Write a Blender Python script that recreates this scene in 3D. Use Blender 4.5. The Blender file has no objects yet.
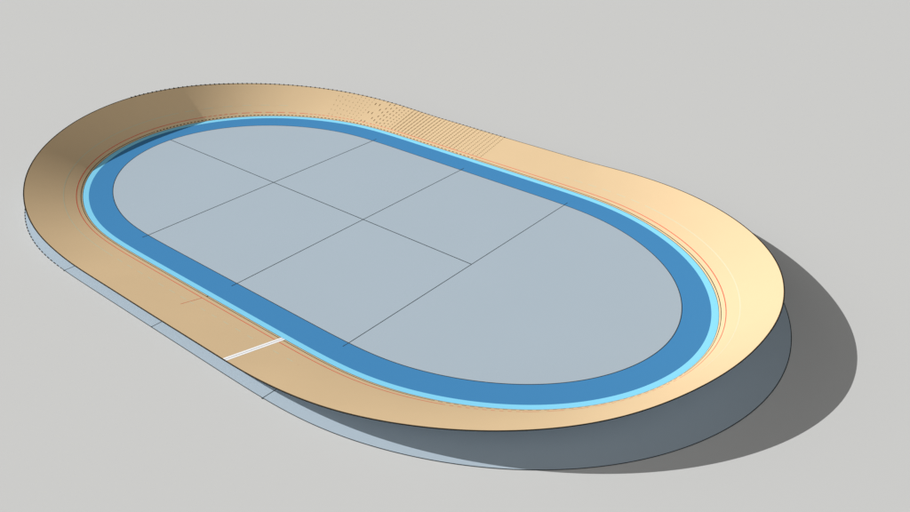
# Velodrome model on a pale ground sheet: banked cycling oval, blue apron, flat base slab.
import bpy, math, random
import numpy as np

random.seed(7)
sc = bpy.context.scene
col = sc.collection

# ------------------------------------------------------------------ materials
def lin(c):
    c = c / 255.0
    return c / 12.92 if c <= 0.04045 else ((c + 0.055) / 1.055) ** 2.4

def mat(name, rgb, rough=0.9, spec=0.0, var=0.0, scale=0.4):
    m = bpy.data.materials.new(name)
    m.use_nodes = True
    nt = m.node_tree
    b = nt.nodes['Principled BSDF']
    b.inputs['Roughness'].default_value = rough
    b.inputs['Specular IOR Level'].default_value = spec
    b.inputs['Base Color'].default_value = (*rgb, 1)
    if var:
        tc = nt.nodes.new('ShaderNodeTexCoord')
        nz = nt.nodes.new('ShaderNodeTexNoise')
        nz.inputs['Scale'].default_value = scale
        nz.inputs['Detail'].default_value = 6
        rp = nt.nodes.new('ShaderNodeMapRange')
        rp.inputs['From Min'].default_value = 0.3
        rp.inputs['From Max'].default_value = 0.7
        rp.inputs['To Min'].default_value = 1 - var
        rp.inputs['To Max'].default_value = 1 + var
        mx = nt.nodes.new('ShaderNodeVectorMath')
        mx.operation = 'SCALE'
        mx.inputs[0].default_value = rgb
        nt.links.new(tc.outputs['Object'], nz.inputs['Vector'])
        nt.links.new(nz.outputs['Fac'], rp.inputs['Value'])
        nt.links.new(rp.outputs['Result'], mx.inputs['Scale'])
        nt.links.new(mx.outputs['Vector'], b.inputs['Base Color'])
    return m

M = {
    'ground': mat('pale_grey_ground', (0.503, 0.502, 0.491), var=0.002, scale=0.02),
    'slab': mat('blue_grey_slab', (0.352, 0.420, 0.476), var=0.006, scale=0.08),
    'blue': mat('blue_paint', (0.054, 0.214, 0.430)),
    'cyan': mat('light_blue_paint', (0.215, 0.595, 0.810)),
    'tan': mat('tan_timber', (0.625, 0.456, 0.267), var=0.008, scale=0.25),
    'edge': mat('dark_edge', (0.018, 0.016, 0.012)),
    'line': mat('dark_line', (0.035, 0.045, 0.050)),
    'olive': mat('olive_edge', (0.075, 0.085, 0.040)),
    'black': mat('black_paint', (0.030, 0.027, 0.015)),
    'red': mat('red_paint', (0.65, 0.090, 0.050)),
    'mark': mat('orange_red_paint', (0.62, 0.17, 0.085)),
    'stay': mat('pale_blue_green_paint', (0.520, 0.490, 0.330)),
    'white': mat('white_paint', (0.92, 0.92, 0.92)),
    'grey': mat('grey_paint', (0.22, 0.20, 0.20)),
    'under': mat('pale_underside', (0.84, 0.85, 0.86)),  # unseen face, whitened to bounce light onto the shaded slab
    'seam': mat('brown_joint', (0.125, 0.072, 0.030)),
}

def dash_mat(name, on, base):
    """paint laid in dashes: uv.x counts dashes, uv.y is the painted share of each"""
    m = bpy.data.materials.new(name)
    m.use_nodes = True
    nt = m.node_tree
    b = nt.nodes['Principled BSDF']
    b.inputs['Roughness'].default_value = 0.9
    b.inputs['Specular IOR Level'].default_value = 0.0
    uv = nt.nodes.new('ShaderNodeUVMap')
    uv.uv_map = 'dash'
    sp = nt.nodes.new('ShaderNodeSeparateXYZ')
    fr = nt.nodes.new('ShaderNodeMath')
    fr.operation = 'FRACT'
    lt = nt.nodes.new('ShaderNodeMath')
    lt.operation = 'LESS_THAN'
    mx = nt.nodes.new('ShaderNodeMix')
    mx.data_type = 'RGBA'
    mx.inputs['A'].default_value = (*base, 1)
    mx.inputs['B'].default_value = (*on, 1)
    nt.links.new(uv.outputs['UV'], sp.inputs['Vector'])
    nt.links.new(sp.outputs['X'], fr.inputs[0])
    nt.links.new(fr.outputs['Value'], lt.inputs[0])
    nt.links.new(sp.outputs['Y'], lt.inputs[1])
    nt.links.new(lt.outputs['Value'], mx.inputs['Factor'])
    nt.links.new(mx.outputs['Result'], b.inputs['Base Color'])
    return m

TAN, SLAB = (0.625, 0.456, 0.267), (0.352, 0.420, 0.476)
DM = {
    'black': dash_mat('black_paint_dashes', (0.030, 0.027, 0.015), TAN),
    'red': dash_mat('red_paint_dashes', (0.65, 0.090, 0.050), TAN),
    'stay': dash_mat('pale_paint_dashes', (0.545, 0.505, 0.340), TAN),
    'seam': dash_mat('brown_joint_dashes', (0.150, 0.090, 0.040), TAN),
    'rim': dash_mat('dark_rim_dashes', (0.018, 0.018, 0.018), SLAB),
}

# ------------------------------------------------------------------ plan of the oval
N = 400
Q = 62.679            # quarter of the lap at the foot of the track
ZC, ZD, WT = 0.1406, 0.2297, 7.7866
KK = [0, .2, .3, .4, .52, .64, .76, .88, 1.]
KV = [0.0, 0.0, 0.164, 0.612, 0.533, 0.635, 0.780, 0.844, 1.0]
BK = [0, .15, .27, .39, .51, .63, .75, .87, 1.]
BV = [11.8, 12.1, 12.1, 16.15, 21.49, 26.69, 31.82, 38.93, 42.6]

def gs(a, sig):
    m = int(4 * sig) + 1
    x = np.arange(-m, m + 1)
    g = np.exp(-x ** 2 / 2 / sig ** 2)
    g /= g.sum()
    return np.convolve(np.concatenate([a[m:0:-1], a, a[-2:-m - 2:-1]]), g, 'valid')

sq = np.linspace(0, 1, N + 1)
kk = gs(np.interp(sq, KK, KV), 10)
th = np.concatenate([[0], np.cumsum((kk[1:] + kk[:-1]) / 2)])
th *= (math.pi / 2) / th[-1]
tm = (th[1:] + th[:-1]) / 2
px = np.concatenate([[0], np.cumsum(np.cos(tm)) * Q / N])
py = np.concatenate([[0], np.cumsum(np.sin(tm)) * Q / N])
py -= py[-1]
q1 = np.stack([px, py, np.sin(th), -np.cos(th), sq], 1)
q2 = q1[::-1] * [1, -1, 1, -1, 1]
q3 = q1 * [-1, -1, -1, -1, 1]
q4 = q1[::-1] * [-1, 1, -1, 1, 1]
LOOP = np.concatenate([q1, q2[1:], q3[1:], q4[1:-1]])
NL = len(LOOP)
XY, NO, SS = LOOP[:, :2], LOOP[:, 2:4], LOOP[:, 4]
tt = np.clip((SS - .25) / .75, 0, 1)
G = tt * tt * (3 - 2 * tt)
BETA = np.interp(SS, sq, gs(np.radians(np.interp(sq, BK, BV)), 14))

def off(o, z):
    o = np.broadcast_to(o, SS.shape)
    return np.hstack([XY + NO * o[:, None], np.broadcast_to(z, SS.shape)[:, None]])

OI = 3.3336 + (3.2778 - 3.3336) * G
OD = 0.7618 + (0.8198 - 0.7618) * G
OB = 8.5012 + (8.6064 - 8.5012) * G
CI = off(-OI, 0.004)                  # inner rim of the blue apron
CC = off(0, ZC)                       # apron / light blue strip
CD = off(OD, ZD)                      # foot of the banked track
CB = off(OB, 0.0)                     # outline of the base slab
CT = off(OD + WT * np.cos(BETA), ZD + WT * np.sin(BETA))   # top rim of the track
UP = np.hstack([-NO * np.sin(BETA)[:, None], np.cos(BETA)[:, None]])   # track normal

def samp(arr, t):
    """value of a per-loop array at lap position t (0..1, wraps)"""
    u = (t % 1.0) * NL
    i = int(u) % NL
    f = u - int(u)
    return arr[i] * (1 - f) + arr[(i + 1) % NL] * f

def P(t, w, lift=0.0):
    """point on the banked track: lap position t, w metres up the slope"""
    a, b, n = samp(CD, t), samp(CT, t), samp(UP, t)
    return a + (b - a) * (w / WT) + n * lift

# ------------------------------------------------------------------ mesh helpers
def link(name, verts, faces, m, parent=None, smooth=False, mats=None):
    me = bpy.data.meshes.new(name)
    me.from_pydata([tuple(map(float, v)) for v in verts], [], faces)
    me.update()
    if smooth:
        for p in me.polygons:
            p.use_smooth = True
    me.materials.append(m)
    o = bpy.data.objects.new(name, me)
    col.objects.link(o)
    if parent is not None:
        o.parent = parent
    return o

class MB:
    def __init__(s):
        s.v, s.f = [], []
    def quad(s, a, b, c, d):
        i = len(s.v)
        s.v += [a, b, c, d]
        s.f.append((i, i + 1, i + 2, i + 3))
    def grid(s, rows, closed=True):
        """rows: list of equally long point arrays running round the lap"""
        base = len(s.v)
        n = len(rows[0])
        for r in rows:
            s.v += list(r)
        for j in range(len(rows) - 1):
            for i in range(n if closed else n - 1):
                k = (i + 1) % n
                s.f.append((base + j * n + i, base + j * n + k, base + (j + 1) * n + k, base + (j + 1) * n + i))
    def build(s, name, m, parent=None, smooth=False):
        return link(name, s.v, s.f, m, parent, smooth)

def ring_ribbon(curve, width, lift):
    """flat closed ribbon centred on a lap curve"""
    n3 = np.hstack([NO, np.zeros((NL, 1))])
    z = np.array([0, 0, lift])
    b = MB()
    b.grid([curve - n3 * width / 2 + z, curve + n3 * width / 2 + z])
    return b

def slope_strip(b, t0, t1, w0, w1, lift, step=0.0009):
    n = max(1, int(math.ceil((t1 - t0) / step)))
    ts = [t0 + (t1 - t0) * i / n for i in range(n + 1)]
    b.grid([[P(t, w0, lift) for t in ts], [P(t, w1, lift) for t in ts]], closed=False)

def tube(b, pts, rad, seg=8, closed=True):
    n = len(pts)
    rows = []
    tang = np.roll(pts, -1, 0) - np.roll(pts, 1, 0)
    tang /= np.linalg.norm(tang, axis=1)[:, None]
    up = np.array([0, 0, 1.0])
    side = np.cross(tang, up)
    side /= np.linalg.norm(side, axis=1)[:, None]
    u2 = np.cross(side, tang)
    for k in range(seg + 1):
        a = 2 * math.pi * k / seg
        rows.append(pts + side * rad * math.cos(a) + u2 * rad * math.sin(a))
    b.grid(rows, closed=closed)

def dash_strip(name, rows, uvs, m, parent):
    """rows: two point lists; uvs: (phase, duty) for each step along the strip"""
    n = len(rows[0])
    v = list(rows[0]) + list(rows[1])
    f = [(i, i + 1, n + i + 1, n + i) for i in range(n - 1)]
    o = link(name, v, f, m, parent)
    me = o.data
    uv = me.uv_layers.new(name='dash')
    for k, p in enumerate(me.polygons):
        for li, (idx, e) in zip(p.loop_indices, ((k, 0), (k, 1), (k, 1), (k, 0))):
            ph = uvs[k][0] + (uvs[k][2] if e else 0.0)
            uv.data[li].uv = (ph, uvs[k][1])
    return o

def lap_dashes(name, segs, w0, w1, lift, m, parent, step=0.0006, fn=None, wide=None):
    """segs: (t0, t1, pitch, duty) joined end to end; pitch 0 is solid paint"""
    ts, uvs = [], []
    for (t0, t1, pitch, duty) in segs:
        n = max(1, int(math.ceil((t1 - t0) / step)))
        d = (t1 - t0) / n
        for i in range(n):
            ts.append(t0 + d * i)
            if pitch:
                uvs.append((d * i / pitch, duty, d / pitch))
            else:
                uvs.append((0.25, 2.0, 0.0))
    ts.append(segs[-1][1])
    uvs.append((0, 0, 0))
    a, c = [], []
    for t in ts:
        x0, x1 = wide(t) if wide else (w0, w1)
        a.append(fn(t, x0) if fn else P(t, x0, lift))
        c.append(fn(t, x1) if fn else P(t, x1, lift))
    return dash_strip(name, (a, c), [(u[0], u[1], u[2]) for u in uvs], m, parent)

# ------------------------------------------------------------------ setting
g = MB()
E_ = 3000.0
g.quad((-E_, -E_, -0.03), (E_, -E_, -0.03), (E_, E_, -0.03), (-E_, E_, -0.03))
ground = g.build('ground', M['ground'])
ground['kind'] = 'structure'

# ------------------------------------------------------------------ the velodrome
velo = bpy.data.objects.new('velodrome', None)
col.objects.link(velo)
velo.empty_display_size = 5
velo['label'] = 'oval velodrome with tan banked track and blue apron around a pale grey infield'
velo['category'] = 'velodrome'

# --- base slab: one flat sheet under everything, its infield open in the middle
b = MB()
b.v = list(CB) + list(CB - np.array([0, 0, 0.028]))
b.f = [tuple(range(NL))] + [(i, i + NL, (i + 1) % NL + NL, (i + 1) % NL) for i in range(NL)]
slab = b.build('base_slab', M['slab'], velo)
ring_ribbon(CB, 0.085, 0.004).build('slab_edge_line', M['line'], slab)

HI = -CI[0, 1]
HB = -CB[0, 1]
ST = (-19.2263, 0.016, 19.3419)
LW = 0.105
def flat_line(b, pts, w=LW):
    pts = [np.array(p, float) for p in pts]
    for a, c in zip(pts[:-1], pts[1:]):
        d = (c - a)[:2]
        d /= np.linalg.norm(d)
        s = np.array([-d[1], d[0], 0]) * w / 2
        b.quad(a + s, a - s, c - s, c + s)
OV = 0.80                                   # the cross lines run a little way onto the apron
zo = 0.004 + ZC * OV / OI[0] + 0.012
for x in ST:
    b = MB()
    flat_line(b, [(x, -HI - OV, zo), (x, -HI, .010), (x, HI, .010), (x, HI + OV, zo)], .105 - .0008 * x)
    b.build('infield_cross_line', M['line'], slab)
    b = MB()
    flat_line(b, [(x, -HB - 0.05, .008), (x, -HB + 5.5, .008)], .09)
    flat_line(b, [(x - .09, -HB + 0.02, .011), (x + .09, -HB + .02, .011)], .14)
    b.build('slab_joint_line', M['line'], slab)
b = MB()
flat_line(b, [(CI[:, 0].min(), 0, .009), (ST[2], 0, .009)], .13)
b.build('infield_long_line', M['line'], slab)

# dashes along the slab rim round the left bend
def rim_point(t, w):
    return samp(CB, t) + np.append(samp(NO, t), 0) * w + np.array([0, 0, .009])
lap_dashes('slab_rim_dashes', [(0.752, 0.921, 0.0033, .66)], -.055, .065, 0, DM['rim'], slab, fn=rim_point)

# --- blue apron and light blue strip
b = MB()
b.grid([CI * (1 - k / 4) + CC * (k / 4) for k in range(5)])
apron = b.build('apron', M['blue'], velo, True)
ring_ribbon(CI, 0.10, 0.007).build('apron_edge_line', M['line'], apron)
b = MB()
b.grid([CC, (CC + CD) / 2, CD])
strip = b.build('light_blue_strip', M['cyan'], velo, True)

# --- banked track: a thin shell
R = 10
b = MB()
b.grid([CD + (CT - CD) * k / R for k in range(R + 1)])
track = b.build('banked_track', M['tan'], velo, True)
lo = -UP * 0.04
b = MB()
b.grid([CD + lo * .2] + [CT + lo + (CD - CT) * k / R for k in range(R, -1, -1)])
b.build('underside', M['under'], track, True)

b = MB()
tube(b, CT - UP * 0.045 + (CT - CD) / WT * 0.012, 0.042)
b.build('top_edge', M['edge'], track, True)
b = MB()
slope_strip(b, 0, 1, WT - .075, WT - .004, 0.006)
b.build('top_edge_line', M['edge'], track)
b = MB()
slope_strip(b, 0, 1, -0.02, 0.05, 0.006)
b.build('foot_edge_line', M['olive'], track)

# joints of the back quarter (t 0.5 .. 0.75): closer together towards the bend
joints = []
t = 0.5003
while t < 0.7505:
    joints.append(t)
    t += 0.00325 - 0.0009 * (t - 0.5) / 0.25
for t in joints:
    h = 0.00032
    b = MB()
    b.quad(P(t - h, WT - 0.16, .02), P(t + h, WT - 0.16, .02), P(t + h, WT + 0.12, .02), P(t - h, WT + 0.12, .02))
    b.build('rim_tooth', M['edge'], track)

for t in joints:
    if t > 0.631:
        break
    if t < 0.522:
        duty, pit = 0.45, 0.42
    elif t < 0.548:
        duty, pit = 0.68, 0.46
    elif t < 0.580:
        duty, pit = 0.86, 0.80
    elif t < 0.596:
        duty, pit = 0.42, 0.62 + (t - .58) * 40
    elif t < 0.606:
        duty, pit = 0.22, 2.6
    elif t < 0.618:
        duty, pit = 0.26, 0.80
    else:
        duty, pit = 0.18, 1.25
    h = 0.072 / (4 * Q) * (1.0 if t < 0.606 else 0.55)
    ph0 = random.random()
    n = 14
    ws = [1.0 + (WT - 1.3) * i / n for i in range(n + 1)]
    dw = (WT - 1.3) / n / pit
    dash_strip('joint_line', ([P(t - h, x, .004) for x in ws], [P(t + h, x, .004) for x in ws]),
               [(ph0 + dw * i, duty, dw) for i in range(n + 1)], DM['seam'], track)

# painted lines
segs = [(0.0, 0.13, 0, 1), (0.13, 0.235, 0.0031, .6), (0.235, 0.5003, 0, 1)]
segs += [(joints[k], joints[k + 1], joints[k + 1] - joints[k], .56) for k in range(len(joints) - 1)]
segs += [(joints[-1], 1.0, 0, 1)]
lap_dashes('black_line', segs, 0, 0, .005, DM['black'], track,
           wide=lambda t: (.20, .35) if joints[0] < t < joints[-1] else (.23, .32))
lap_dashes('red_line', [(0.0, 0.135, 0, 1), (0.135, 0.165, .0031, .5), (0.165, 0.195, .009, .7), (0.195, 0.23, .0035, .45), (0.23, 0.57, 0, 1),
        (0.57, 0.645, 0.0031, .62), (0.645, 0.70, .008, .68), (0.70, 0.715, .0035, .6), (0.715, 1.0, 0, 1)],
          .84, .945, .005, DM['red'], track)
for segs in ([(0.93, 1.0, .009, .5), (1.0, 1.075, .0085, .42)], [(0.235, 0.38, .0, 1), (0.38, 0.44, .0095, .6)], [(0.66, .73, .012, .5), (0.73, .93, 0, 1)]):
    lap_dashes('pale_line', segs, 2.56, 2.685, .005, DM['stay'], track)

# finish line: two white bands with a thin grey line between them, square to the straight
tf = 0.0537
m = 1 / (4 * Q)
b = MB()
for a, c in ((-.30, -.03), (.03, .30)):
    ts = (tf + a * m, tf + c * m)
    b.grid([[P(x, 0.0 + WT * k / 6 * 0.99, .009) for k in range(7)] for x in ts], closed=False)
fin = b.build('finish_line', M['white'], track)
fin['label'] = 'white double finish line across the front straight'
b = MB()
b.grid([[P(x, WT * k / 6 * 0.99, .012) for k in range(7)] for x in (tf - .03 * m, tf + .03 * m)], closed=False)
b.build('centre_line', M['grey'], track)
b = MB()
b.grid([[P(x, .945 + (3.80 - .945) * k / 4, .007) for k in range(5)] for x in (-.045 * m, .045 * m)], closed=False)
b.build('red_mark', M['mark'], track)
b = MB()
b.grid([[P(x, .0 + .28 * k, .012) for k in range(2)] for x in (-.06 * m, .06 * m)], closed=False)
b.build('black_mark', M['black'], track)

# ------------------------------------------------------------------ light
w = bpy.data.worlds.new('World')
sc.world = w
w.use_nodes = True
bg = w.node_tree.nodes['Background']
# pale sky, with glows added low down towards the sun, opposite it and on the open side
wn = w.node_tree
tc = wn.nodes.new('ShaderNodeTexCoord')
prev = None
for az, amount in ((200, 1.00), (10, 0.80), (-70, 1.10)):  # lobes put in to fill under the overhang and brighten the right bend
    dt = wn.nodes.new('ShaderNodeVectorMath')
    dt.operation = 'DOT_PRODUCT'
    a_, e_ = math.radians(az), math.radians(5)
    dt.inputs[1].default_value = (math.cos(a_) * math.cos(e_), math.sin(a_) * math.cos(e_), math.sin(e_))
    cl = wn.nodes.new('ShaderNodeMath')
    cl.operation = 'MAXIMUM'
    cl.inputs[1].default_value = 0.0
    pw = wn.nodes.new('ShaderNodeMath')
    pw.operation = 'POWER'
    pw.inputs[1].default_value = 4.0
    ma = wn.nodes.new('ShaderNodeMath')
    ma.operation = 'MULTIPLY_ADD'
    ma.inputs[1].default_value = amount
    ma.inputs[2].default_value = 0.14
    wn.links.new(tc.outputs['Generated'], dt.inputs[0])
    wn.links.new(dt.outputs['Value'], cl.inputs[0])
    wn.links.new(cl.outputs['Value'], pw.inputs[0])
    wn.links.new(pw.outputs['Value'], ma.inputs[0])
    if prev is not None:
        wn.links.new(prev, ma.inputs[2])
    prev = ma.outputs['Value']
wn.links.new(prev, bg.inputs['Strength'])
bg.inputs['Color'].default_value = (1, 1, 1, 1)
sun = bpy.data.lights.new('sun', 'SUN')
sun.energy = 5.0
sun.angle = math.radians(0.12)
so = bpy.data.objects.new('sun', sun)
col.objects.link(so)
from mathutils import Vector
so.rotation_euler = Vector((1.4371, 0.7466, -1.0)).to_track_quat('-Z', 'Y').to_euler()

# ------------------------------------------------------------------ camera
cam = bpy.data.cameras.new('camera')
cam.sensor_width = 36.0
cam.lens = 36.0 * 812.0 / 910.0
cam.clip_start = 1.0
cam.clip_end = 8000.0
co = bpy.data.objects.new('camera', cam)
col.objects.link(co)
yaw, pit = 2.2568, 0.5277
co.location = (73.7752, -69.8025, 52.8005)
d = Vector((math.cos(pit) * math.cos(yaw), math.cos(pit) * math.sin(yaw), -math.sin(pit)))
co.rotation_euler = d.to_track_quat('-Z', 'Y').to_euler()
sc.camera = co

sc.view_settings.view_transform = 'Standard'
sc.view_settings.look = 'None'
sc.view_settings.exposure = 0
sc.cycles.diffuse_bounces = 8
sc.cycles.max_bounces = 10
